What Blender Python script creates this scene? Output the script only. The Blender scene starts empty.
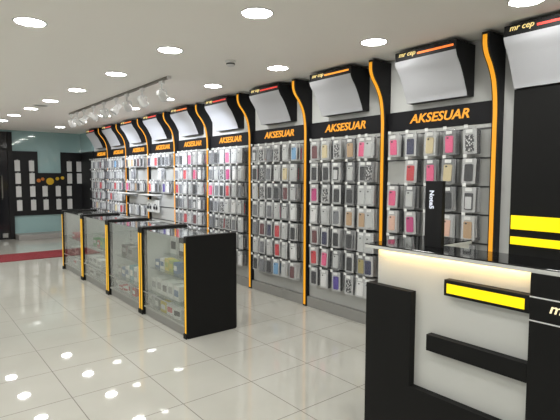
import bpy, bmesh, math, random
from mathutils import Vector, Matrix
random.seed(7)
S = bpy.context.scene
COL = S.collection
PI = math.pi

# ------------------------------------------------------------------ materials
def lin(c):
    return tuple(((v/255)/12.92 if v/255 <= .04045 else ((v/255+.055)/1.055)**2.4) for v in c)

def mat(name, rgb, rough=.5, metal=0, spec=.5, emit=None, strength=0, coat=0, bump=None):
    m = bpy.data.materials.new(name); m.use_nodes = True
    nt = m.node_tree; b = nt.nodes['Principled BSDF']
    b.inputs['Base Color'].default_value = (*lin(rgb), 1)
    b.inputs['Roughness'].default_value = rough
    b.inputs['Metallic'].default_value = metal
    b.inputs['Specular IOR Level'].default_value = spec
    b.inputs['Coat Weight'].default_value = coat
    b.inputs['Coat Roughness'].default_value = .03
    if emit:
        b.inputs['Emission Color'].default_value = (*lin(emit), 1)
        b.inputs['Emission Strength'].default_value = strength
    if bump:
        sc, st = bump
        tc = nt.nodes.new('ShaderNodeTexCoord'); n = nt.nodes.new('ShaderNodeTexNoise'); bp = nt.nodes.new('ShaderNodeBump')
        n.inputs['Scale'].default_value = sc; bp.inputs['Strength'].default_value = st; bp.inputs['Distance'].default_value = .01
        nt.links.new(tc.outputs['Object'], n.inputs['Vector']); nt.links.new(n.outputs['Fac'], bp.inputs['Height'])
        nt.links.new(bp.outputs['Normal'], b.inputs['Normal'])
    return m

def glass_mat(name, tint=(235, 242, 240), base=.05, power=4.0, rough=.02):
    m = bpy.data.materials.new(name); m.use_nodes = True
    nt = m.node_tree; nt.nodes.clear()
    out = nt.nodes.new('ShaderNodeOutputMaterial'); mix = nt.nodes.new('ShaderNodeMixShader')
    tr = nt.nodes.new('ShaderNodeBsdfTransparent'); gl = nt.nodes.new('ShaderNodeBsdfGlossy')
    lw = nt.nodes.new('ShaderNodeLayerWeight'); pw = nt.nodes.new('ShaderNodeMath'); ml = nt.nodes.new('ShaderNodeMath')
    tr.inputs['Color'].default_value = (*lin(tint), 1)
    gl.inputs['Roughness'].default_value = rough
    lw.inputs['Blend'].default_value = .5
    pw.operation = 'POWER'; pw.inputs[1].default_value = power
    ml.operation = 'MULTIPLY_ADD'; ml.inputs[1].default_value = .9; ml.inputs[2].default_value = base
    L = nt.links.new
    L(lw.outputs['Facing'], pw.inputs[0]); L(pw.outputs[0], ml.inputs[0]); L(ml.outputs[0], mix.inputs['Fac'])
    L(tr.outputs[0], mix.inputs[1]); L(gl.outputs[0], mix.inputs[2]); L(mix.outputs[0], out.inputs['Surface'])
    return m

def film_mat(name, rgb, fac, rough=.18):
    m = bpy.data.materials.new(name); m.use_nodes = True
    nt = m.node_tree; b = nt.nodes['Principled BSDF']; out = nt.nodes['Material Output']
    b.inputs['Base Color'].default_value = (*lin(rgb), 1); b.inputs['Roughness'].default_value = rough
    tr = nt.nodes.new('ShaderNodeBsdfTransparent'); mix = nt.nodes.new('ShaderNodeMixShader')
    mix.inputs['Fac'].default_value = fac
    nt.links.new(tr.outputs[0], mix.inputs[1]); nt.links.new(b.outputs[0], mix.inputs[2]); nt.links.new(mix.outputs[0], out.inputs['Surface'])
    return m

def spot_pattern(name, c1, c2, scale=60):
    m = mat(name, c1, .35)
    nt = m.node_tree; b = nt.nodes['Principled BSDF']
    tc = nt.nodes.new('ShaderNodeTexCoord'); vo = nt.nodes.new('ShaderNodeTexVoronoi'); cr = nt.nodes.new('ShaderNodeValToRGB')
    vo.inputs['Scale'].default_value = scale
    cr.color_ramp.elements[0].position = .38; cr.color_ramp.elements[0].color = (*lin(c2), 1)
    cr.color_ramp.elements[1].position = .45; cr.color_ramp.elements[1].color = (*lin(c1), 1)
    nt.links.new(tc.outputs['Object'], vo.inputs['Vector']); nt.links.new(vo.outputs['Distance'], cr.inputs['Fac'])
    nt.links.new(cr.outputs['Color'], b.inputs['Base Color'])
    return m

M = {}
TILE, TX, TY = .5949, -1.5659, -3.5969
def floor_material():
    m = bpy.data.materials.new('polished_porcelain_tile'); m.use_nodes = True
    nt = m.node_tree; b = nt.nodes['Principled BSDF']; L = nt.links.new
    tc = nt.nodes.new('ShaderNodeTexCoord'); mp = nt.nodes.new('ShaderNodeMapping')
    mp.inputs['Location'].default_value = (-TX/TILE, -TY/TILE, 0); mp.inputs['Scale'].default_value = (1/TILE, 1/TILE, 1)
    L(tc.outputs['Object'], mp.inputs['Vector'])
    sx = nt.nodes.new('ShaderNodeSeparateXYZ'); L(mp.outputs['Vector'], sx.inputs[0])
    ds = []
    for ax in ('X', 'Y'):
        a = nt.nodes.new('ShaderNodeMath'); a.operation = 'PINGPONG'; a.inputs[1].default_value = .5
        L(sx.outputs[ax], a.inputs[0]); ds.append(a)
    mn = nt.nodes.new('ShaderNodeMath'); mn.operation = 'MINIMUM'; L(ds[0].outputs[0], mn.inputs[0]); L(ds[1].outputs[0], mn.inputs[1])
    lt = nt.nodes.new('ShaderNodeMath'); lt.operation = 'LESS_THAN'; lt.inputs[1].default_value = .0052; L(mn.outputs[0], lt.inputs[0])
    no = nt.nodes.new('ShaderNodeTexNoise'); no.inputs['Scale'].default_value = 1.3; no.inputs['Detail'].default_value = 6
    L(tc.outputs['Object'], no.inputs['Vector'])
    cr = nt.nodes.new('ShaderNodeValToRGB')
    cr.color_ramp.elements[0].position = .3; cr.color_ramp.elements[0].color = (*lin((181, 180, 172)), 1)
    cr.color_ramp.elements[1].position = .7; cr.color_ramp.elements[1].color = (*lin((191, 190, 183)), 1)
    L(no.outputs['Fac'], cr.inputs['Fac'])
    mx = nt.nodes.new('ShaderNodeMix'); mx.data_type = 'RGBA'
    L(lt.outputs[0], mx.inputs[0]); L(cr.outputs['Color'], mx.inputs[6]); mx.inputs[7].default_value = (*lin((92, 87, 78)), 1)
    L(mx.outputs[2], b.inputs['Base Color'])
    ra = nt.nodes.new('ShaderNodeMath'); ra.operation = 'MULTIPLY_ADD'; ra.inputs[1].default_value = .45; ra.inputs[2].default_value = .03
    L(lt.outputs[0], ra.inputs[0]); L(ra.outputs[0], b.inputs['Roughness'])
    b.inputs['Specular IOR Level'].default_value = .8
    return m

M['floor'] = floor_material()
M['ceiling'] = mat('matte_white_ceiling_paint', (246, 243, 239), .9, bump=(60, .03))
M['wall'] = mat('white_wall_paint', (214, 215, 214), .7, bump=(80, .03))
M['greywall'] = mat('grey_wall_paint', (205, 206, 205), .8, bump=(80, .03))
M['teal'] = mat('back_painted_teal_glass', (158, 190, 192), .06, spec=.5, coat=.6)
M['darkglass'] = mat('dark_tinted_glass', (34, 34, 38), .08, spec=.5)
M['black'] = mat('black_lacquer_board', (28, 28, 30), .5, spec=.25)
M['blackmatte'] = mat('black_laminate', (24, 24, 24), .55, spec=.18, bump=(300, .02))
M['blackgloss'] = mat('black_glass_top', (14, 14, 15), .05, spec=.6)
M['navyboard'] = mat('dark_sign_board', (24, 24, 28), .55, spec=.2)
M['white'] = mat('white_laminate', (210, 211, 208), .35)
M['slat'] = mat('white_slat_board', (188, 189, 187), .4)
M['boxwhite'] = mat('white_acrylic_panel', (188, 189, 194), .4)
M['plinth'] = mat('grey_plinth', (150, 149, 146), .4)
M['rail'] = mat('dark_steel_rail', (84, 84, 86), .4, .6)
M['chrome'] = mat('chromed_wire', (200, 202, 205), .2, .9)
M['tag'] = mat('white_plastic_tag', (232, 233, 232), .4)
M['amber'] = mat('lit_amber_strip', (150, 100, 20), .5, emit=(248, 168, 30), strength=.8)
M['amber_case'] = mat('lit_amber_case_strip', (150, 110, 20), .5, emit=(248, 190, 44), strength=.78)
M['orange'] = mat('lit_orange_letters', (150, 90, 20), .5, emit=(253, 172, 48), strength=.9)
M['yellow'] = mat('lit_yellow_acrylic', (180, 160, 0), .4, emit=(255, 232, 0), strength=.9)
M['cream'] = mat('lit_cream_letters', (160, 140, 90), .5, emit=(255, 230, 150), strength=.75)
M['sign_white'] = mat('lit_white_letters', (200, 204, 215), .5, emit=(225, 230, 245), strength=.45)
M['counter_letters'] = mat('lit_warm_letters', (190, 180, 150), .5, emit=(255, 240, 190), strength=.85)
M['stripe_orange'] = mat('lit_orange_stripe', (250, 130, 60), .5, emit=(252, 128, 50), strength=.9)
M['stripe_amber'] = mat('lit_amber_stripe', (250, 160, 50), .5, emit=(252, 160, 44), strength=.9)
M['stripe_red'] = mat('lit_red_stripe', (225, 70, 60), .5, emit=(226, 66, 56), strength=.9)
M['lamp'] = mat('lit_downlight_diffuser', (255, 250, 240), .5, emit=(252, 252, 247), strength=70)
M['led'] = mat('warm_led_tape', (255, 220, 160), .5, emit=(255, 214, 140), strength=30)
M['spotlamp'] = mat('lit_spot_lens', (255, 255, 255), .5, emit=(255, 252, 250), strength=18)
M['offlens'] = mat('spot_lens', (190, 190, 190), .15, spec=.8)
M['trimwhite'] = mat('white_painted_metal', (225, 225, 224), .35)
M['spotbody'] = mat('silver_spot_housing', (226, 226, 226), .3, .1)
M['trackgrey'] = mat('grey_track_metal', (120, 116, 110), .4, .4)
M['red'] = mat('red_carpet_runner', (122, 34, 42), .95, bump=(250, .4))
M['step'] = mat('grey_stone_step', (158, 155, 152), .4)
M['glass'] = glass_mat('clear_showcase_glass', (250, 252, 251), .10, 3.5)
M['shelfglass'] = glass_mat('clear_shelf_glass', (246, 251, 249), .06, 4)
M['grey'] = mat('grey_showcase_laminate', (172, 172, 168), .5)
M['film'] = film_mat('clear_pack_film', (232, 234, 236), .09, .10)
M['cardwhite'] = mat('white_phone_card', (215, 215, 215), .4)
M['gold'] = mat('yellow_disc', (214, 172, 30), .5)
M['ember'] = mat('orange_disc', (196, 116, 40), .5)
M['lining'] = mat('pale_grey_lining', (205, 207, 204), .5)
M['alum'] = mat('brushed_aluminium', (185, 186, 186), .3, .8)

# ------------------------------------------------------------------ mesh helpers
def box(bm, x0, x1, y0, y1, z0, z1, mi=0):
    vs = [bm.verts.new(p) for p in ((x0,y0,z0),(x1,y0,z0),(x1,y1,z0),(x0,y1,z0),(x0,y0,z1),(x1,y0,z1),(x1,y1,z1),(x0,y1,z1))]
    for f in ((0,3,2,1),(4,5,6,7),(0,1,5,4),(1,2,6,5),(2,3,7,6),(3,0,4,7)):
        bm.faces.new([vs[i] for i in f]).material_index = mi
    return vs

def prism_x(bm, prof, x0, x1, mi=0):
    """closed (y,z) outline extruded along X"""
    a = [bm.verts.new((x0, y, z)) for y, z in prof]; b = [bm.verts.new((x1, y, z)) for y, z in prof]
    n = len(prof)
    bm.faces.new(a).material_index = mi; bm.faces.new(b[::-1]).material_index = mi
    for i in range(n):
        j = (i+1) % n
        bm.faces.new([a[j], a[i], b[i], b[j]]).material_index = mi

def prism_y(bm, prof, y0, y1, mi=0):
    """closed (x,z) outline extruded along Y"""
    a = [bm.verts.new((x, y0, z)) for x, z in prof]; b = [bm.verts.new((x, y1, z)) for x, z in prof]
    n = len(prof)
    bm.faces.new(a).material_index = mi; bm.faces.new(b[::-1]).material_index = mi
    for i in range(n):
        j = (i+1) % n
        bm.faces.new([a[j], a[i], b[i], b[j]]).material_index = mi

def rrect(x0, x1, z0, z1, r, seg=4):
    pts = []
    for cx, cz, a0 in ((x1-r, z1-r, 0), (x0+r, z1-r, 90), (x0+r, z0+r, 180), (x1-r, z0+r, 270)):
        for k in range(seg+1):
            a = math.radians(a0 + 90*k/seg); pts.append((cx+r*math.cos(a), cz+r*math.sin(a)))
    return pts

def lathe(bm, prof, seg=24, axis=Matrix.Identity(4), mi=0):
    """(r,z) profile turned about Z; r=0 ends close"""
    rings = []
    for r, z in prof:
        if r < 1e-6: rings.append([bm.verts.new(axis @ Vector((0, 0, z)))])
        else: rings.append([bm.verts.new(axis @ Vector((r*math.cos(2*PI*k/seg), r*math.sin(2*PI*k/seg), z))) for k in range(seg)])
    for a, b in zip(rings, rings[1:]):
        for k in range(seg):
            l = (k+1) % seg
            if len(a) == 1 and len(b) == 1: continue
            if len(a) == 1: f = [a[0], b[l], b[k]]
            elif len(b) == 1: f = [a[k], a[l], b[0]]
            else: f = [a[k], a[l], b[l], b[k]]
            bm.faces.new(f).material_index = mi

def tube(bm, pts, r, seg=6, mi=0):
    pts = [Vector(p) for p in pts]; rings = []
    for i, p in enumerate(pts):
        t = (pts[min(i+1, len(pts)-1)] - pts[max(i-1, 0)]).normalized()
        u = t.cross(Vector((0, 0, 1)) if abs(t.z) < .9 else Vector((1, 0, 0))).normalized(); v = t.cross(u)
        rings.append([bm.verts.new(p + r*(math.cos(2*PI*k/seg)*u + math.sin(2*PI*k/seg)*v)) for k in range(seg)])
    for a, b in zip(rings, rings[1:]):
        for k in range(seg):
            bm.faces.new([a[k], a[(k+1) % seg], b[(k+1) % seg], b[k]]).material_index = mi
    bm.faces.new(rings[0][::-1]).material_index = mi; bm.faces.new(rings[-1]).material_index = mi

def catmull(pts, n=5):
    out = []
    P = [pts[0]] + list(pts) + [pts[-1]]
    for i in range(1, len(P)-2):
        for k in range(n):
            t = k/n; a, b, c, d = P[i-1], P[i], P[i+1], P[i+2]
            out.append(tuple(.5*(2*b[j] + (c[j]-a[j])*t + (2*a[j]-5*b[j]+4*c[j]-d[j])*t*t + (3*b[j]-a[j]-3*c[j]+d[j])*t**3) for j in (0, 1)))
    out.append(tuple(pts[-1]))
    return out

def mesh(name, bm, mats, bevel=0, smooth=False):
    bmesh.ops.recalc_face_normals(bm, faces=bm.faces)
    if bevel:
        es = [e for e in bm.edges if len(e.link_faces) == 2 and e.calc_face_angle(0) > .5]
        bmesh.ops.bevel(bm, geom=es, offset=bevel, segments=2, affect='EDGES', profile=.5, clamp_overlap=True)
    me = bpy.data.meshes.new(name); bm.to_mesh(me); bm.free()
    for m in (mats if isinstance(mats, (list, tuple)) else [mats]): me.materials.append(m)
    if smooth:
        for p in me.polygons: p.use_smooth = True
    return me

def place(name, me, parent=None, loc=(0, 0, 0), rot=(0, 0, 0)):
    o = bpy.data.objects.new(name, me); COL.objects.link(o)
    o.location = loc; o.rotation_euler = rot
    if parent: o.parent = parent
    return o

def obj(name, bm, mats, parent=None, loc=(0, 0, 0), bevel=0, smooth=False):
    return place(name, mesh(name, bm, mats, bevel, smooth), parent, loc)

def obox(name, m, x0, x1, y0, y1, z0, z1, parent=None, bevel=0, loc=(0, 0, 0)):
    bm = bmesh.new(); box(bm, x0, x1, y0, y1, z0, z1)
    return obj(name, bm, m, parent, loc, bevel)

def tag(o, label, cat, group=None, kind=None):
    o['label'] = label; o['category'] = cat
    if group: o['group'] = group
    if kind: o['kind'] = kind
    return o

def thing(name, label, cat, loc=(0, 0, 0), group=None, rz=0):
    o = bpy.data.objects.new(name, None); COL.objects.link(o); o.empty_display_size = .1
    o.location = loc; o.rotation_euler = (0, 0, rz)
    return tag(o, label, cat, group)

def struct(o, label=None, cat=None):
    o['kind'] = 'structure'
    if label: o['label'] = label
    if cat: o['category'] = cat
    return o

def text_mesh(body, x0, x1, z0, z1, depth=.008, shear=.25, bold=.02, rot=0):
    """lettering facing -Y, filling x0..x1, z0..z1 at y = 0 .. -depth"""
    cu = bpy.data.curves.new('lettering', 'FONT'); cu.body = body; cu.shear = shear; cu.offset = bold; cu.extrude = .02; cu.resolution_u = 4
    ob = bpy.data.objects.new('lettering', cu); COL.objects.link(ob)
    bpy.context.view_layer.update()
    me = bpy.data.meshes.new_from_object(ob.evaluated_get(bpy.context.evaluated_depsgraph_get()))
    bpy.data.objects.remove(ob); bpy.data.curves.remove(cu)
    pts = [v.co.copy() for v in me.vertices]
    if rot: pts = [Vector((p.y, -p.x, p.z)) for p in pts]
    ax, bx = min(p.x for p in pts), max(p.x for p in pts); ay, by = min(p.y for p in pts), max(p.y for p in pts)
    for v, p in zip(me.vertices, pts):
        v.co = (x0+(p.x-ax)/(bx-ax)*(x1-x0), -depth*(p.z+.02)/.04, z0+(p.y-ay)/(by-ay)*(z1-z0))
    me.materials.clear()
    return me

# ------------------------------------------------------------------ room
XF, XR, YW, YB, ZC = -11.9, 4.6, .08, -6.6, 2.82
struct(obox('floor', M['floor'], XF-.2, XR+.2, YB-.2, YW+.2, -.1, 0), 'glossy pale beige tiled shop floor', 'floor')
struct(obox('ceiling', M['ceiling'], XF-.2, XR+.2, YB-.2, YW+.2, ZC, ZC+.1), 'plain white ceiling with round downlights', 'ceiling')
struct(obox('wall_back', M['wall'], XF, XR+.2, YW, YW+.2, 0, ZC), 'white wall behind the accessory bays', 'wall')
struct(obox('wall_left', M['teal'], XF-.2, XF, -2.75, YW+.2, 0, ZC), 'teal glass wall at the far end of the shop', 'wall')
struct(obox('wall_left', M['wall'], XF-.2, XF, YB-.2, -2.7501, 0, ZC), 'unseen white far wall left of the dark glass door', 'wall')  # unseen stretch, made white to brighten the reflections in the showcase glass
struct(obox('wall_right', M['greywall'], XR, XR+.2, YB, YW, 0, ZC), 'grey side wall outside the photo', 'wall')
struct(obox('wall_front', M['greywall'], XF, XR+.2, YB-.2, YB, 0, ZC), 'grey wall facing the accessory bays', 'wall')
struct(obox('baseboard_back', M['plinth'], -10.75, 2.2, .012, YW, 0, .125, bevel=.003), 'grey plinth running under the accessory bays', 'baseboard')
struct(obox('trim_1', M['step'], XF, XF+.5, -1.66, YW-.05, 0, .13, bevel=.006), 'grey step along the foot of the far wall', 'step')

# far wall: dark door, black display board, phone cards, discs, red runner
d = struct(obox('door_1', M['darkglass'], XF, XF+.06, -2.75, -1.67, 0, 2.77), 'dark tinted glass door at the far left', 'door')
bm = bmesh.new(); box(bm, XF+.06, XF+.09, -1.78, -1.67, 0, 2.77); box(bm, XF+.06, XF+.09, -2.75, -1.78, 2.3, 2.36)
obj('door_frame', bm, M['black'], d, bevel=.004)
bm = bmesh.new(); tube(bm, [(XF+.07, -1.93, 1.05), (XF+.12, -1.93, 1.08), (XF+.12, -1.93, 1.62), (XF+.07, -1.93, 1.65)], .014, 8)
obj('door_handle', bm, M['trackgrey'], d, smooth=True)
obox('door_lock', M['alum'], XF+.06, XF+.085, -1.95, -1.83, .05, .16, d, .004)

bm = bmesh.new()
prism = [(-1.665, .6), (.075, .6), (.075, 2.29), (-.5, 2.29), (-.5, 1.725), (-1.075, 1.725), (-1.075, 2.29), (-1.665, 2.29)]
a = [bm.verts.new((XF+.001, y, z)) for y, z in prism]; b = [bm.verts.new((XF+.05, y, z)) for y, z in prism]
bm.faces.new(a); bm.faces.new(b[::-1])
for i in range(8): bm.faces.new([a[i], a[(i+1) % 8], b[(i+1) % 8], b[i]])
board = tag(obj('display_board', bm, M['black'], bevel=.003), 'wide black display board hung with white cards on the teal far wall', 'display board')

cam = Vector((2.0031, -3.9117, 1.6215))
yaw, pit, rol, FPX = math.radians(38.7623), math.radians(-3.9763), math.radians(.1409), 469.649
fw = Vector((-math.cos(yaw)*math.cos(pit), math.sin(yaw)*math.cos(pit), math.sin(pit)))
rt = Vector((math.sin(yaw), math.cos(yaw), 0)); up = rt.cross(fw)
r2 = math.cos(rol)*rt + math.sin(rol)*up; u2 = -math.sin(rol)*rt + math.cos(rol)*up

card_rows = [(1.905, [(-1.565, 'leftmost'), (-1.23, 'second'), (-.29, 'third'), (-.035, 'rightmost')], 'top'),
             (1.575, [(-1.555, 'leftmost'), (-1.225, 'second'), (-.285, 'third'), (-.03, 'rightmost')], 'second'),
             (1.23, [(-1.55, 'leftmost'), (-1.22, 'second'), (-.92, 'third'), (-.59, 'fourth'), (-.305, 'rightmost')], 'third'),
             (.87, [(-1.54, 'leftmost'), (-1.21, 'second'), (-.905, 'third'), (-.585, 'fourth'), (-.30, 'rightmost')], 'bottom')]
bm = bmesh.new(); box(bm, 0, .025, -.062, .062, -.14, .14); card_me = mesh('card', bm, M['cardwhite'], .006)
bm = bmesh.new(); tube(bm, [(.006, 0, .13), (.028, 0, .16), (.04, 0, .165)], .005, 6); box(bm, .0, .028, -.02, .02, .14, .16); clip_me = mesh('hanging_clip', bm, M['chrome'])
for z, cs, rn in card_rows:
    for y, nm in cs:
        t = thing('phone_card', f'{nm} white phone card in the {rn} row on the black far board', 'phone card', (XF+.052, y, z), 'white phone cards on the far board')
        place('card', card_me, t); place('hanging_clip', clip_me, t)
for y, z, r, m, lb in ((-1.07, 1.52, .05, 'ember', 'orange disc at the left end of the disc row on the far board'),
                       (-.97, 1.56, .042, 'ember', 'small orange disc left of the big yellow disc'),
                       (-.79, 1.50, .095, 'gold', 'big yellow disc in the middle of the black far board'),
                       (-.605, 1.57, .045, 'gold', 'small yellow disc right of the big yellow disc'),
                       (-.475, 1.59, .045, 'gold', 'small yellow disc at the right end of the disc row')):
    bm = bmesh.new(); lathe(bm, [(0, 0), (r*.96, 0), (r, .006), (r, .016), (r*.94, .02), (0, .02)], 28, Matrix.Translation((XF+.0565, y, z)) @ Matrix.Rotation(PI/2, 4, 'Y'))
    tag(obj('wall_disc', bm, M[m]), lb, 'wall disc', 'discs on the far board')
struct(obox('trim_2', M['teal'], XF+.001, -10.82, .03, YW-.0005, 2.3005, ZC-.0005), 'teal panel above the black corner panel', 'wall panel')
tag(obox('end_panel', M['black'], XF+.06, -10.82, .03, YW-.0005, 0, 2.3, bevel=.003), 'black wall panel in the corner between the teal wall and the last accessory bay', 'wall panel')
tag(obox('carpet_runner', M['red'], -9.1, -8.15, -2.8, -.95, .0, .012), 'dark red carpet runner across the far end of the floor', 'carpet', None)

# ------------------------------------------------------------------ ceiling things
DL = [(-0.854, -1.838), (-2.185, -1.887), (-3.546, -1.915), (-4.9, -1.975), (-6.142, -2.034), (-7.285, -2.091), (-8.475, -2.158), (-9.618, -2.205),
      (0.498, -0.567), (-0.795, -0.602), (-2.111, -0.642), (-3.453, -0.667), (-4.809, -0.682), (-6.095, -0.71), (-7.428, -0.758), (-8.761, -0.815),
      (-10.237, -0.892), (0.476, -1.805), (1.857, -0.567), (1.81, -1.786), (3.143, -0.567), (3.143, -1.786), (3.143, -3.043), (1.81, -3.043),
      (0.476, -3.063), (-0.809, -3.082), (-2.129, -3.087), (-4.761, -3.186), (-6.095, -3.234), (-7.523, -3.329), (-9.047, -3.424), (3.143, -4.377),
      (1.81, -4.377), (0.476, -4.377), (-0.809, -4.377), (-2.19, -4.377), (-3.523, -4.377), (-4.857, -4.377), (-6.19, -4.377), (-7.714, -4.377),
      (-9.237, -4.377), (1.81, -5.615), (-0.809, -5.615), (-3.523, -5.615), (-6.19, -5.615), (-8.856, -5.615)]
LBL = ['round ceiling downlight, first from the camera in the middle row', 'middle row ceiling downlight, second from the camera', 'middle row ceiling downlight, third from the camera',
       'middle row ceiling downlight, fourth from the camera', 'middle row ceiling downlight, fifth from the camera', 'middle row ceiling downlight, sixth from the camera',
       'middle row ceiling downlight, seventh from the camera', 'middle row ceiling downlight, last before the teal wall',
       'ceiling downlight cut by the top edge above the black wall panel', 'wall row ceiling downlight above the bay nearest the counter', 'wall row ceiling downlight above the second bay from the counter',
       'wall row ceiling downlight above the third bay, near the smoke detector', 'wall row ceiling downlight under the near end of the spotlight track',
       'wall row ceiling downlight seen behind the middle track spotlights', 'wall row ceiling downlight seen behind the farther track spotlights', 'wall row ceiling downlight seen beyond the far end of the spotlight track',
       'wall row ceiling downlight nearest the teal far wall']
bm = bmesh.new(); lathe(bm, [(.107, -.002), (.111, -.007), (.122, -.005), (.124, 0), (.107, 0), (.107, -.002)], 36); ring_me = mesh('trim_ring', bm, M['trimwhite'], smooth=True)
bm = bmesh.new(); lathe(bm, [(0, -.004), (.09, -.004), (.1065, -.002), (.1065, 0), (0, 0)], 36); disc_me = mesh('diffuser', bm, M['lamp'])
for i, (x, y) in enumerate(DL):
    if i < len(LBL): lb, gp = LBL[i], 'round ceiling downlights'
    elif abs(x-(-2.129)) < .01 and abs(y-(-3.087)) < .01: lb, gp = 'large bright ceiling downlight at the upper left, nearest the camera', 'round ceiling downlights'
    else: lb, gp = 'round ceiling downlight outside the photo', 'downlights outside the photo'
    t = thing('ceiling_downlight', lb, 'downlight', (x, y, ZC), gp)
    place('trim_ring', ring_me, t); place('diffuser', disc_me, t)

tr = tag(obox('lighting_track', M['trackgrey'], -7.47, -3.26, -1.41, -1.375, ZC-.03, ZC-.0005, bevel=.003), 'long thin grey lighting track on the ceiling holding nine spotlights', 'lighting track')
obox('end_cap', M['spotbody'], -3.26, -3.23, -1.415, -1.37, ZC-.034, ZC-.0005, tr, .003)
obox('end_cap', M['spotbody'], -7.5, -7.47, -1.415, -1.37, ZC-.034, ZC-.0005, tr, .003)
# spotlight: adapter, stirrup, head, lens
AX = Matrix.Identity(4)
bm = bmesh.new(); box(bm, -.05, .05, -.02, .02, -.035, 0); adapter_me = mesh('adapter', bm, M['spotbody'], .004)
bm = bmesh.new(); tube(bm, [(0, 0, -.03), (0, 0, -.1)], .011, 8)
tube(bm, [(-.062, 0, -.17), (-.062, 0, -.115), (-.04, 0, -.1), (.04, 0, -.1), (.062, 0, -.115), (.062, 0, -.17)], .008, 8); arm_me = mesh('stirrup', bm, M['spotbody'], smooth=True)
bm = bmesh.new(); lathe(bm, [(0, .085), (.03, .08), (.042, .06), (.044, .0), (.056, -.03), (.058, -.075), (.052, -.075), (.05, -.06), (.0, -.058)], 24); head_me = mesh('lamp_head', bm, M['spotbody'], smooth=True)
bm = bmesh.new(); lathe(bm, [(0, -.06), (.049, -.06), (.0495, -.066), (0, -.070)], 24)
lens_on = mesh('lens', bm.copy(), M['spotlamp']); lens_off = mesh('lens', bm, M['offlens'])
SX = [-3.45, -4.05, -4.59, -5.02, -5.56, -6.08, -6.61, -7.0, -7.38]
SLIT = [1, 0, 1, 0, 1, 0, 0, 1, 0]
ORD = ['first', 'second', 'third', 'fourth', 'fifth', 'sixth', 'seventh', 'eighth', 'ninth']
AIM = [(-4.7, .05, 1.9), (-5.2, .05, 1.4), (-6.3, .05, 1.8), (-5.0, -3.0, .4), (-7.3, .05, 1.8), (-5.5, .05, 1.8), (-6.5, -2.9, 1.0), (-8.6, .05, 1.8), (-9.0, .05, 1.4)]
for i, x in enumerate(SX):
    t = thing('track_spotlight', f'{"lit" if SLIT[i] else "unlit"} silver track spotlight, {ORD[i]} from the near end of the ceiling track', 'spotlight', (x, -1.3925, ZC-.03), 'spotlights on the ceiling track')
    dv = Vector(AIM[i]) - Vector((x, -1.3925, ZC-.2)); dv.normalize()
    rzm = math.atan2(dv.y, dv.x) - PI/2
    place('adapter', adapter_me, t); place('stirrup', arm_me, t, rot=(0, 0, rzm))
    q = dv.to_track_quat('-Z', 'Y')
    h = place('lamp_head', head_me, t, (0, 0, -.165)); h.rotation_euler = q.to_euler()
    place('lens', lens_on if SLIT[i] else lens_off, h)
    if SLIT[i]:
        ld = bpy.data.lights.new('spot_beam', 'SPOT'); ld.energy = 170; ld.spot_size = math.radians(62); ld.spot_blend = .7; ld.shadow_soft_size = .04; ld.color = (.86, .91, 1)
        lo = bpy.data.objects.new('spot_beam', ld); COL.objects.link(lo); lo.parent = t; lo.location = Vector((0, 0, -.165)) + dv*.09; lo.rotation_euler = q.to_euler()

t = thing('smoke_detector', 'small white smoke detector on the ceiling between two downlights', 'smoke detector', (-2.17, -1.22, ZC))
bm = bmesh.new(); lathe(bm, [(0, 0), (.055, 0), (.058, -.012), (.05, -.02), (0, -.02)], 24); obj('base', bm, M['trimwhite'], t)
bm = bmesh.new(); lathe(bm, [(0, -.02), (.042, -.02), (.044, -.045), (.034, -.056), (0, -.058)], 24); obj('sensor_cap', bm, M['trimwhite'], t)
bm = bmesh.new(); lathe(bm, [(.0445, -.028), (.046, -.03), (.046, -.04), (.0445, -.042)], 24); obj('vent_band', bm, M['rail'], t)
t = thing('ceiling_speaker', 'small dark round ceiling grille between the middle row downlights', 'ceiling grille', (-6.76, -2.04, ZC))
bm = bmesh.new(); lathe(bm, [(.1, 0), (.115, 0), (.115, -.006), (.1, -.008), (.1, 0)], 28); obj('trim_ring', bm, M['trimwhite'], t)
bm = bmesh.new(); lathe(bm, [(0, 0), (.1, 0), (.1, -.005), (0, -.005)], 28); obj('grille', bm, M['plinth'], t)

# ------------------------------------------------------------------ accessory wall: posts
BAY = 1.2
PW = .065
pcurve = catmull([(-.2, 2.8), (-.2, 2.70), (-.168, 2.625), (-.10, 2.545), (-.04, 2.44), (-.012, 2.32), (0, 2.19), (0, 2.05)], 4)
bm = bmesh.new(); prism_x(bm, [(YW, 2.8)] + pcurve + [(0, 0), (YW, 0)], 0, PW); post_me = mesh('post_body', bm, M['black'], .0015)
bm = bmesh.new()
line = [(y, z) for y, z in pcurve if z < 2.775] + [(0, .02)]
line = [(line[0][0], 2.775)] + line
off = []
for i, (y, z) in enumerate(line):
    a, b = line[max(i-1, 0)], line[min(i+1, len(line)-1)]
    ty, tz = b[0]-a[0], b[1]-a[1]; l = math.hypot(ty, tz); off.append((y + .005*tz/l, z - .005*ty/l))
prism_x(bm, line + off[::-1], .012, .047); pstrip_me = mesh('light_strip', bm, M['amber'])
BN = ['bay nearest the counter', 'second bay from the counter', 'third bay from the counter', 'fourth bay from the counter', 'fifth bay from the counter',
      'sixth bay from the counter', 'seventh bay from the counter', 'eighth bay from the counter', 'ninth bay from the counter']
for k in range(9):
    if k == 0: lb = 'curved black post with lit amber strip, nearest the counter'
    else: lb = f'curved black post with lit amber strip, {ORD[k]} from the counter'
    t = thing('light_post', lb, 'light post', (-BAY*k - (.012 if k == 0 else 0), 0, 0), 'curved posts between the accessory bays')
    place('post_body', post_me, t)
    place('light_strip', pstrip_me, t)

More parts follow.
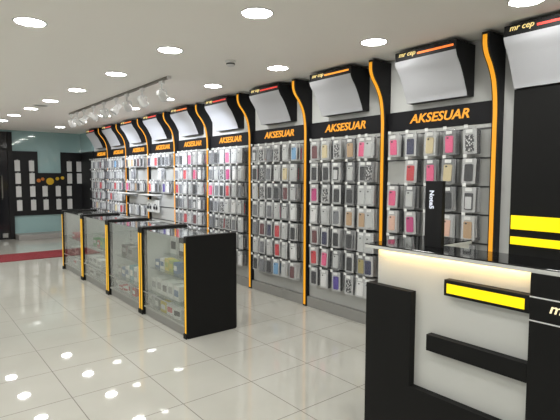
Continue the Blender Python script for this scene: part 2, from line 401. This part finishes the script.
# curved header boxes
bcurve = catmull([(-.224, 2.707), (-.2, 2.655), (-.145, 2.585), (-.098, 2.506), (-.062, 2.434), (-.036, 2.38), (-.024, 2.341)], 4)
BW = .633
bm = bmesh.new(); prism_x(bm, [(YW, 2.341), (YW, 2.79), (-.224, 2.79)] + bcurve, 0, BW); housing_me = mesh('housing', bm, M['black'], .0015)
bm = bmesh.new()
off = []
for i, (y, z) in enumerate(bcurve):
    a, b = bcurve[max(i-1, 0)], bcurve[min(i+1, len(bcurve)-1)]
    ty, tz = b[0]-a[0], b[1]-a[1]; l = math.hypot(ty, tz); off.append((y + .006*tz/l, z - .006*ty/l))
off[0] = (off[0][0], 2.706)
prism_x(bm, bcurve + off[::-1], .0, BW-.006); panel_me = mesh('curved_panel', bm, M['boxwhite'])
bm = bmesh.new(); box(bm, .245, .605, -.005, 0, -.009, .009); stripe_bm = bm
stripe_me = {c: mesh('lit_stripe', stripe_bm.copy(), M['stripe_'+c], .002) for c in ('orange', 'amber', 'red')}
logo_me = text_mesh('mr cep', .045, .225, 2.73, 2.772, .005, .25, .004); logo_me.materials.append(M['cream'])
STR = ['orange', 'amber', 'red', 'red', 'orange', 'red', 'orange', 'red', 'red']
for k in range(-1, 9):
    if k < 0: lb, x, c = 'large curved white header box above the black panel behind the counter', .18, 'red'
    else: lb, x, c = f'curved white header box with {STR[k]} lit stripe above the {BN[k]}', -BAY*(k+1) + .347, STR[k]
    t = thing('header_box', lb, 'header box', (x, 0, 0), 'curved header boxes under the ceiling')
    place('housing', housing_me, t); place('curved_panel', panel_me, t)
    place('lit_stripe', stripe_me[c], t, (0, -.224, 2.748))
    place('lettering', logo_me, t, (0, -.2241, 0))

# sign boards
bm = bmesh.new(); box(bm, PW+.004, BAY-.014, .042, YW, 2.095, 2.283); sign_me = mesh('board', bm, M['navyboard'], .002)
aks_me = text_mesh('AKSESUAR', .335, .965, 2.155, 2.243, .006, .24, .016); aks_me.materials.append(M['orange'])
# slat walls
ROWZ = [2.05, 1.795, 1.545, 1.295, 1.04, .79, .54]
bm = bmesh.new(); box(bm, PW+.004, BAY-.014, .05, YW, .13, 2.09)
slat_me = mesh('slat_panel', bm, M['slat'])
bm = bmesh.new(); box(bm, PW+.006, BAY-.016, .042, .05, -.007, .007); rail_me = mesh('rail', bm, M['rail'], .001)
bm = bmesh.new(); tube(bm, [(0, .046, 0), (0, -.09, 0), (0, -.106, .006), (0, -.112, .018)], .003, 6)
tube(bm, [(0, .046, .02), (0, .036, .02), (0, .036, 0)], .003, 6); hook_me = mesh('hook', bm, M['chrome'], smooth=True)
bm = bmesh.new(); box(bm, -.017, .017, -.121, -.116, .0, .028); tube(bm, [(0, -.111, .014), (0, -.118, .014)], .004, 6); tag_me = mesh('price_tag', bm, M['tag'], .002)
H0 = [.215, .42, .635, .825, 1.025]
H1 = [.255, .445, .625, .835, 1.015, 1.11]
H2 = [.25, .41, .57, .73, .90, 1.07]
HOOKS = [H0, H1, H2, H2, H2, H2, H2, H2, H2]
GRID = [
 ["pnbpK", "-rpbk", "pckkO", "omcot", "kgcwk", "cdgnc", "gkcwc"],
 ["dbKtpc", "kkOckK", "mKkkcc", "wcgttc", "dnkkcc", "rpckyn", "kwuKwc"],
 ["OKgKcl", "kKgcbc", "cKkkdc", "gcgccw", "gdnrck", "cgcrcw", "kgklcd"],
 ["gkwpcc", "gcKmwc", "pgkrcg", "kgKcwc", "gOKKgc", "cgwkcc", "kwcgcw"],
 ["gkcpcw", "gcrcpw", "rgwckc", "kgcgOw", "ggrcdc", "kcgcwc", "gckwcc"],
 ["nwrkkg", "---c--", "rwk-uw", "------", "------", "------", "------"],
 ["kbtkdk", "--g---", "md-tkc", "------", "-w-c-c", "------", "------"],
 ["gcglgc", "gccgcc", "ggcrcg", "crgccw", "cgcbcr", "gcgc-c", "------"],
 ["cgcgdc", "gccgcc", "cggcrc", "gcdcgc", "cgbcgc", "cg-cg-", "------"],
]
PAL = {'k': ('black', (26, 28, 34)), 'n': ('navy blue', (30, 34, 76)), 'g': ('grey', (112, 114, 120)), 'w': ('white', (222, 222, 222)), 'c': ('pale clear', (188, 190, 190)),
       'p': ('pink', (226, 84, 134)), 'm': ('magenta', (188, 40, 118)), 'r': ('red', (196, 44, 56)), 'd': ('maroon', (98, 40, 46)), 'b': ('beige', (206, 190, 150)),
       't': ('tan', (180, 148, 112)), 'o': ('peach', (220, 176, 156)), 'l': ('light blue', (108, 158, 200)), 'u': ('purple', (72, 50, 150)), 'y': ('olive', (160, 146, 90)),
       'K': ('black patterned', (50, 50, 54)), 'O': ('black rimmed', (48, 48, 54))}
CM = {}
for c, (nm, rgb) in PAL.items():
    CM[c] = spot_pattern('phone_case_' + nm.replace(' ', '_'), rgb, (205, 205, 205), 55) if c == 'K' else mat('phone_case_' + nm.replace(' ', '_'), rgb, .35)
CM['lens'] = mat('phone_case_camera_hole', (24, 24, 26), .3)
CM['pale'] = mat('phone_case_pale_back', (196, 197, 198), .4)
# pack: origin at the hook, hangs down; bag 0.12 x 0.205
def bag_bm(bm, off=Matrix.Identity(4), mi=(0, 1, 2)):
    n0 = len(bm.verts)
    pr = rrect(-.060, .060, -.205, .012, .006, 2)
    prism_y(bm, pr, -.007, .0055, mi[0])
    prism_y(bm, pr, .0056, .0075, mi[2])
    prism_y(bm, rrect(-.03, .03, -.022, .008, .004, 2), -.0085, -.0075, mi[1])
    for v in list(bm.verts)[n0:]: v.co = off @ v.co
def case_bm(bm, style, off=Matrix.Identity(4), mi=(0, 1, 2)):
    n0 = len(bm.verts)
    prism_y(bm, rrect(-.037, .037, -.185, -.038, .010, 3), -.0055, .0055, mi[0])
    prism_y(bm, rrect(-.024, -.004, -.062, -.047, .005, 2), -.0062, -.0054, mi[1])
    if style == 'O': prism_y(bm, rrect(-.029, .029, -.176, -.07, .006, 2), -.0066, -.0054, mi[2])
    for v in list(bm.verts)[n0:]: v.co = off @ v.co
CM['greyback'] = mat('phone_pack_grey_insert', (122, 123, 126), .4); CM['darkback'] = mat('phone_pack_dark_insert', (52, 52, 56), .4)
bm = bmesh.new(); bag_bm(bm)
BAGS = {b: mesh('bag', bm.copy(), [M['film'], M['tag'], CM[b]]) for b in ('pale', 'greyback', 'darkback')}
CASE = {}
for c in PAL:
    bm = bmesh.new(); case_bm(bm, c); CASE[c] = mesh('phone_case', bm, [CM[c], CM['lens'], CM['pale']])

packs = []
for k in range(9):
    x0 = -BAY*(k+1)
    t = thing('accessory_bay', f'white wall panel with rails and hooks of phone cases, {BN[k]}', 'wall display', (x0, 0, 0), 'accessory wall bays')
    place('slat_panel', slat_me, t)
    s = thing('sign_board', f'dark sign board with orange lettering above the {BN[k]}', 'sign', (x0, 0, 0), 'lettered sign boards')
    place('board', sign_me, s); place('lettering', aks_me, s, (0, .0419, 0))
    for r, z in enumerate(ROWZ):
        place('rail', rail_me, t, (0, 0, z))
        row = GRID[k][r]
        for h, hx in enumerate(HOOKS[k]):
            c = row[h] if h < len(row) else 'c'
            if c == '-' and (k in (5, 6) or r > 5): continue
            hk = place('hook', hook_me, t, (hx, 0, z)); place('price_tag', tag_me, hk)
            if c == '-': continue
            n = random.choice((4, 5, 5, 6)) if k not in (5, 6) else random.choice((2, 3, 4))
            if k == 1 and h == 5: n = 3
            y = -.078 + random.uniform(0, .012)
            for q in range(n):
                cc = c if q == 0 else random.choice((c, 'c', 'g', 'w', 'k', random.choice('kgbdnpr')))
                yy = y + q*.0245
                if yy > .032: break
                d = math.hypot(x0+hx-cam.x, yy-cam.y)
                bk = random.choices(('pale', 'greyback', 'darkback'), (8, 2, 0) if q == 0 else (4, 3, 3.5))[0]
                packs.append(dict(bk=bk, k=k, r=r, h=h, q=q, c=cc, loc=(x0+hx+.012+random.uniform(-.008, .008), yy, z-.018),
                                  rot=(random.uniform(-.03, .0), random.uniform(-.05, .05), random.uniform(-.05, .14)), score=0 if k == 0 and r > 3 else (1 if q == 0 else .16/(1+.25*(q-1)))/d**2))
packs.sort(key=lambda p: -p['score'])
RN = ['top row', 'second row', 'third row', 'fourth row', 'fifth row', 'sixth row', 'bottom row']
QN = ['front of', 'second on', 'third on', 'fourth on', 'fifth on', 'sixth on']
for p in packs[:300]:
    lb = f"{PAL[p['c']][0]} phone case pack, {QN[p['q']]} {ORD[p['h']]} hook, {RN[p['r']]}, {BN[p['k']]}"
    t = thing('phone_case_pack', lb, 'phone case pack', p['loc'], 'phone case packs on the wall hooks')
    t.rotation_euler = p['rot']
    place('bag', BAGS[p['bk']], t); place('phone_case', CASE[p['c']], t)
rest = packs[300:]
bm = bmesh.new(); keys = list(PAL); mats_ = [M['film'], M['tag'], CM['lens'], CM['pale'], CM['greyback'], CM['darkback']] + [CM[c] for c in keys]
from mathutils import Euler
for p in rest:
    off = Matrix.Translation(p['loc']) @ Euler(p['rot']).to_matrix().to_4x4()
    bag_bm(bm, off, (0, 1, {'pale': 3, 'greyback': 4, 'darkback': 5}[p['bk']])); case_bm(bm, p['c'], off, (6+keys.index(p['c']), 2, 3))
me = mesh('phone_case_packs', bm, mats_)
tag(place('phone_case_packs', me), 'remaining clear phone case packs hanging behind the front packs on the wall hooks', 'phone case packs', kind='stuff')

# large packs and shelves in the sparse bays
for k, x, z, w, lb in ((5, -6.9, 1.27, .62, 'white wall shelf in the sixth bay from the counter'), (6, -8.05, 1.27, .55, 'white wall shelf in the seventh bay from the counter')):
    t = thing('wall_shelf', lb, 'shelf', (x, 0, z), 'white shelves on the accessory wall')
    obox('shelf_board', M['white'], -w/2, w/2, -.2, .041, -.01, .01, t, .003)
    for sx in (-w/2+.06, w/2-.06):
        bm = bmesh.new(); prism_x(bm, [(.041, -.011), (-.16, -.011), (.041, -.09)], sx-.008, sx+.008); obj('bracket', bm, M['chrome'], t)
for i, (x, z, lb) in enumerate(((-6.95, 1.13, 'large white blister pack with headset, left one under the white wall shelf'), (-6.66, 1.13, 'large white blister pack with headset, right one under the white wall shelf'))):
    t = thing('headset_pack', lb, 'headset pack', (x, -.06, z), 'large headset packs under the wall shelf')
    bm = bmesh.new(); prism_y(bm, rrect(-.125, .125, -.2, .04, .012, 3), -.012, .012); obj('backing_card', bm, M['white'], t)
    bm = bmesh.new()
    for sx in (-.055, .055): lathe(bm, [(0, .0), (.034, 0), (.036, .012), (.02, .02), (0, .02)], 16, Matrix.Translation((sx, -.0121, -.11)) @ Matrix.Rotation(PI/2, 4, 'X'))
    tube(bm, [(.055*math.cos(a), -.02, -.11+.075*math.sin(a)) for a in [PI*i/10 for i in range(11)]], .006, 6); obj('headset', bm, CM['k'], t)
    bm = bmesh.new(); tube(bm, [(0, .106, .025), (0, -.03, .025), (0, -.04, .035)], .003, 6); obj('hook', bm, M['chrome'], t)

# ------------------------------------------------------------------ black panel behind the counter
t = thing('back_panel', 'tall black wall panel with two lit yellow bars behind the counter', 'wall panel', (0, 0, 0))
obox('panel_board', M['blackmatte'], .175, 2.1, -.01, YW-.0005, .126, 2.336, t, .003)
obox('yellow_light_bar', M['yellow'], .19, 1.6, -.022, -.0101, 1.203, 1.316, t, .002)
obox('yellow_light_bar', M['yellow'], .19, 1.6, -.022, -.0101, 1.078, 1.142, t, .002)

# ------------------------------------------------------------------ showcases
CW, CD, CH, CX, CY = 1.1632, .592, 1.035, -2.1613, -1.7541
PT = .06
CN = ['nearest glass showcase with wide black end panel', 'second glass showcase from the black end panel', 'third glass showcase from the black end panel', 'farthest glass showcase in the row, beside the red runner']
def panel(parent, x0, x1, inner):
    bm = bmesh.new(); prism_x(bm, [(z_y[0], z_y[1]) for z_y in rrect(0, CD, 0, CH, .018, 3)], x0, x1)
    o = obj('side_panel', bm, M['blackmatte'], parent, bevel=.002)
    obox('foot_block', M['blackmatte'], x0-.0005, x1+.0005, -.012, -.0005, 0, .05, o, .002)
    s = .024
    xs = (x1-s-.016, x1-.016) if inner else (x0+.016, x0+.016+s)
    obox('light_strip', M['amber_case'], xs[0], xs[1], -.006, .0005, .055, .965, o, .001)
GRP = 'glass showcases in a row'
for i in range(4):
    xr = CX - CW*i - (0 if i == 0 else .002)
    t = thing('showcase', CN[i], 'showcase', (xr-CW+.002, CY, 0), GRP)
    W = CW-.002
    panel(t, 0, PT, False); panel(t, W-PT, W, True)
    # light strips sit at the outer edges of each pair
    obox('kick_board', M['plinth'], PT, W-PT, .03, CD-.02, .0, .095, t, .002)
    obox('deck', M['grey'], PT, W-PT, .012, CD-.006, .096, .112, t)
    obox('back_door', M['tag'], PT+.001, W-PT-.001, CD-.03, CD-.012, .113, .985, t)
    obox('front_glass', M['glass'], PT+.001, W-PT-.001, .012, .018, .113, 1.005, t)
    obox('top_glass', M['glass'], PT+.001, W-PT-.001, .012, CD-.012, 1.006, 1.014, t)
    for zz, y0 in ((.28, .05), (.55, .09), (.70, .26)):
        obox('shelf', M['shelfglass'], PT+.006, W-PT-.006, y0, CD-.034, zz, zz+.006, t)
    for x0, x1 in ((PT+.0002, PT+.004), (W-PT-.004, W-PT-.0002)):
        obox('side_lining', M['lining'], x0, x1, .062, CD-.032, .113, 1.003, t)
    bm = bmesh.new(); box(bm, PT+.001, W-PT-.001, .006, .0118, .272, .283)
    obj('label_rail', bm, M['alum'], t)

BOXC = {'white': (222, 222, 220), 'yellow': (206, 186, 70), 'blue': (74, 108, 148), 'black': (38, 38, 42), 'grey': (150, 152, 150), 'red': (190, 50, 56), 'green': (70, 150, 80), 'lime': (164, 178, 84), 'teal': (70, 140, 150)}
BM_ = {k: mat('carton_'+k, v, .45) for k, v in BOXC.items()}
def carton(i, u, v, z, w, d, h, c, band, label, rz=0, group='boxed goods in the showcases'):
    xr = CX - CW*(i+1)
    t = thing('product_box', label, 'box', (xr + u, CY + v, z), group, rz)
    bm = bmesh.new(); box(bm, -w/2, w/2, -d/2, d/2, 0, h); obj('carton', bm, BM_[c], t, bevel=.002)
    bm = bmesh.new(); box(bm, -w*.38, w*.38, -d/2-.001, -d/2-.0001, h*.28, h*.72); obj('printed_panel', bm, BM_[band], t)
PLC = ['nearest showcase', 'second showcase', 'third showcase', 'farthest showcase']
# nearest
ZA, ZB, ZU, ZD = .2865, .5565, .7065, .1125
for j in range(5):
    c, b_ = ('white', 'grey', 'yellow', 'white', 'white')[j], ('grey', 'white', 'white', 'red', 'black')[j]
    carton(0, .15+.165*j, .11, ZD, .13, .1, .12+.01*(j % 2), c, b_, f'small {c} box, {ORD[j]} from the left on the bottom deck of the nearest showcase', .1*(j-2))
for j in range(5):
    carton(0, .15+.145*j, .18, ZA, .13, .16, .16+.015*(j % 2), 'white', ('grey', 'grey', 'black', 'grey', 'blue')[j], f'white carton, {ORD[j]} from the left on the lower shelf of the nearest showcase')
for j, (u, c, b, h, w) in enumerate(((.13, 'blue', 'white', .09, .11), (.26, 'white', 'blue', .12, .11), (.38, 'yellow', 'lime', .135, .1), (.49, 'lime', 'yellow', .13, .1), (.60, 'blue', 'white', .12, .09))):
    carton(0, u, .2, ZB, w, .09, h, c, b, f'{c} product box, {ORD[j]} from the left on the middle shelf of the nearest showcase')
for j, (u, c, b) in enumerate(((.20, 'white', 'black'), (.42, 'black', 'white'))):
    carton(0, u, .36, ZU, .16, .06, .21, c, b, f'tall {c} box standing on the top shelf of the nearest showcase')
# second
for j, (u, c, b, h, w) in enumerate(((.15, 'white', 'grey', .09, .12), (.30, 'red', 'white', .05, .14), (.46, 'white', 'red', .06, .14), (.61, 'white', 'red', .14, .12), (.75, 'red', 'white', .1, .1))):
    carton(1, u, .14, ZD, w, .13, h, c, b, f'{c} box, {ORD[j]} from the left on the bottom deck of the second showcase', .15*(j % 3-1))
for j, (u, c, b, h, w) in enumerate(((.14, 'grey', 'white', .12, .12), (.28, 'blue', 'white', .12, .12), (.42, 'white', 'blue', .15, .12), (.56, 'teal', 'white', .18, .11), (.70, 'white', 'grey', .18, .12))):
    carton(1, u, .18, ZA, w, .12, h, c, b, f'{c} box, {ORD[j]} from the left on the lower shelf of the second showcase')
for j, (u, c, b, h, w) in enumerate(((.16, 'black', 'grey', .13, .18), (.38, 'grey', 'black', .13, .16))):
    carton(1, u, .24, ZB, w, .12, h, c, b, f'{c} box on the middle shelf of the second showcase')
# third
for j, (u, c, b, h, w) in enumerate(((.17, 'white', 'grey', .1, .18), (.37, 'white', 'grey', .13, .18), (.57, 'white', 'grey', .1, .18))):
    carton(2, u, .14, ZA, w, .12, h, c, b, f'low white box, {ORD[j]} from the left on the lower shelf of the third showcase')
for j, (u, c, b, h, w) in enumerate(((.15, 'green', 'white', .11, .14), (.32, 'red', 'white', .09, .1), (.46, 'green', 'lime', .13, .12))):
    carton(2, u, .2, ZB, w, .1, h, c, b, f'{("white banded green","red","lime banded green")[j]} box on the middle shelf of the third showcase')
for j, (u, c) in enumerate(((.22, 'white'), (.52, 'grey'))):
    carton(2, u, .14, ZD, .22, .13, .09, c, 'black', f'flat {c} box on the bottom deck of the third showcase')
# farthest
for j, (u, c, b, h, w, z) in enumerate(((.22, 'white', 'grey', .12, .2, ZA), (.48, 'grey', 'white', .12, .16, ZA), (.25, 'red', 'white', .1, .14, ZB), (.3, 'white', 'red', .09, .2, ZD))):
    carton(3, u, .18, z, w, .12, h, c, b, f'{c} box on the {("lower shelf", "lower shelf", "middle shelf", "bottom deck")[j]} of the farthest showcase')
# notice inside the second showcase glass
t = thing('paper_notice', 'white paper notice hanging inside the front glass of the second showcase', 'notice', (CX-CW*2+.83, CY+.021, .80))
obox('paper', M['cardwhite'], -.075, .075, 0, .002, 0, .19, t)
bm = bmesh.new()
for zz in (.035, .085, .135): box(bm, -.02, .02, -.0012, -.0002, zz, zz+.026)
obj('printed_marks', bm, BM_['grey'], t)

# ------------------------------------------------------------------ counter
HC = 1.22
YF, YP = -1.708, -1.66
t = thing('service_counter', 'white and black service counter with lit yellow bar and glowing edge', 'counter', (.11, YF, 0))
def ob(name, m, x0, x1, y0, y1, z0, z1, bev=.002, par=None): return obox(name, m, x0-.11, x1-.11, y0-YF, y1-YF, z0, z1, par or t, bev)
def lshape(name, m, z0, z1, x0=.095, bev=.002):
    bm = bmesh.new()
    pts = [(x0, YF), (2.3, YF), (2.3, -1.418), (.42, -1.418), (.42, -1.04), (x0, -1.04)]
    a = [bm.verts.new((x-.11, y-YF, z0)) for x, y in pts]; b = [bm.verts.new((x-.11, y-YF, z1)) for x, y in pts]
    bm.faces.new(a); bm.faces.new(b)
    for i in range(6): bm.faces.new([a[i], a[(i+1) % 6], b[(i+1) % 6], b[i]])
    return obj(name, bm, m, t, bevel=bev)
lshape('worktop', M['white'], 1.194, 1.2135)
lshape('glass_top', M['blackgloss'], 1.2136, 1.22, bev=.001)
ob('front_panel', M['white'], .16, 1.074, YP, YP+.03, .0, 1.1935)
ob('inner_panel', M['white'], .385, .415, -1.415, -1.06, .0, 1.1935)
ob('inner_panel', M['white'], .415, 2.28, -1.45, -1.425, .0, 1.1935)
bm = bmesh.new()
pts = [(.11, 0), (1.0739, 0), (1.0739, .436), (.436, .436), (.436, .98), (.11, .98)]
prism_y(bm, [(x-.11, z) for x, z in pts], 0, YP-YF-.0002)
box(bm, 0, .048, YP-YF-.0002, .6, 0, .98)
obj('black_l_panel', bm, M['blackmatte'], t, bevel=.0015)
ob('black_bar', M['blackmatte'], .54, 1.0739, YF, YP-.0002, .677, .767)
fr = ob('bar_light_frame', M['blackmatte'], .64, 1.0739, YF, YP-.0002, 1.003, 1.088)
ob('yellow_bar_light', M['yellow'], .657, 1.053, YF-.003, YF+.004, 1.0185, 1.069, .001, fr)
ob('led_strip', M['led'], .17, 1.07, YF+.020, YF+.034, 1.1925, 1.1938, .0)
dr = ob('drawer_block', M['blackmatte'], 1.0745, 2.28, YF, -1.46, 0, 1.1935)
ob('white_line', M['trimwhite'], 1.0745, 2.28, YF-.001, YF+.003, 1.082, 1.088, 0, dr)
ob('white_line', M['trimwhite'], 1.0745, 2.28, YF-.001, YF+.003, .973, .979, 0, dr)
cl = text_mesh('mr cep', 1.161-.11, 1.36-.11, 1.012, 1.057, .004, .25, .01); cl.materials.append(M['counter_letters'])
place('lettering', cl, dr, (0, 0, 0)).location = (0, -.0001, 0)

# phone box on the counter
t = thing('phone_display_box', 'tall black display box with white vertical lettering standing on the counter', 'display box', (.452, -1.5, HC))
obox('carton', M['black'], -.06, .05, -.027, .006, 0, .383, t, .002)
nm = text_mesh('Note5', -.032, -.002, .222, .328, .0012, 0, .04, rot=1); nm.materials.append(M['sign_white'])
place('lettering', nm, t, (0, -.0271, 0))

# ------------------------------------------------------------------ camera, world, view
cd = bpy.data.cameras.new('camera'); co = bpy.data.objects.new('camera', cd); COL.objects.link(co)
cd.sensor_fit = 'HORIZONTAL'; cd.sensor_width = 36; cd.lens = FPX*36/560; cd.clip_start = .05
mw = Matrix((r2, u2, -fw)).transposed().to_4x4(); mw.translation = cam
co.matrix_world = mw
S.camera = co
w = bpy.data.worlds.new('world'); S.world = w; w.use_nodes = True
w.node_tree.nodes['Background'].inputs['Color'].default_value = (.5, .5, .5, 1); w.node_tree.nodes['Background'].inputs['Strength'].default_value = .3
S.view_settings.view_transform = 'Standard'; S.view_settings.look = 'None'; S.view_settings.gamma = 1; S.view_settings.use_curve_mapping = False
S.view_settings.exposure = 0
S.cycles.transparent_max_bounces = 24
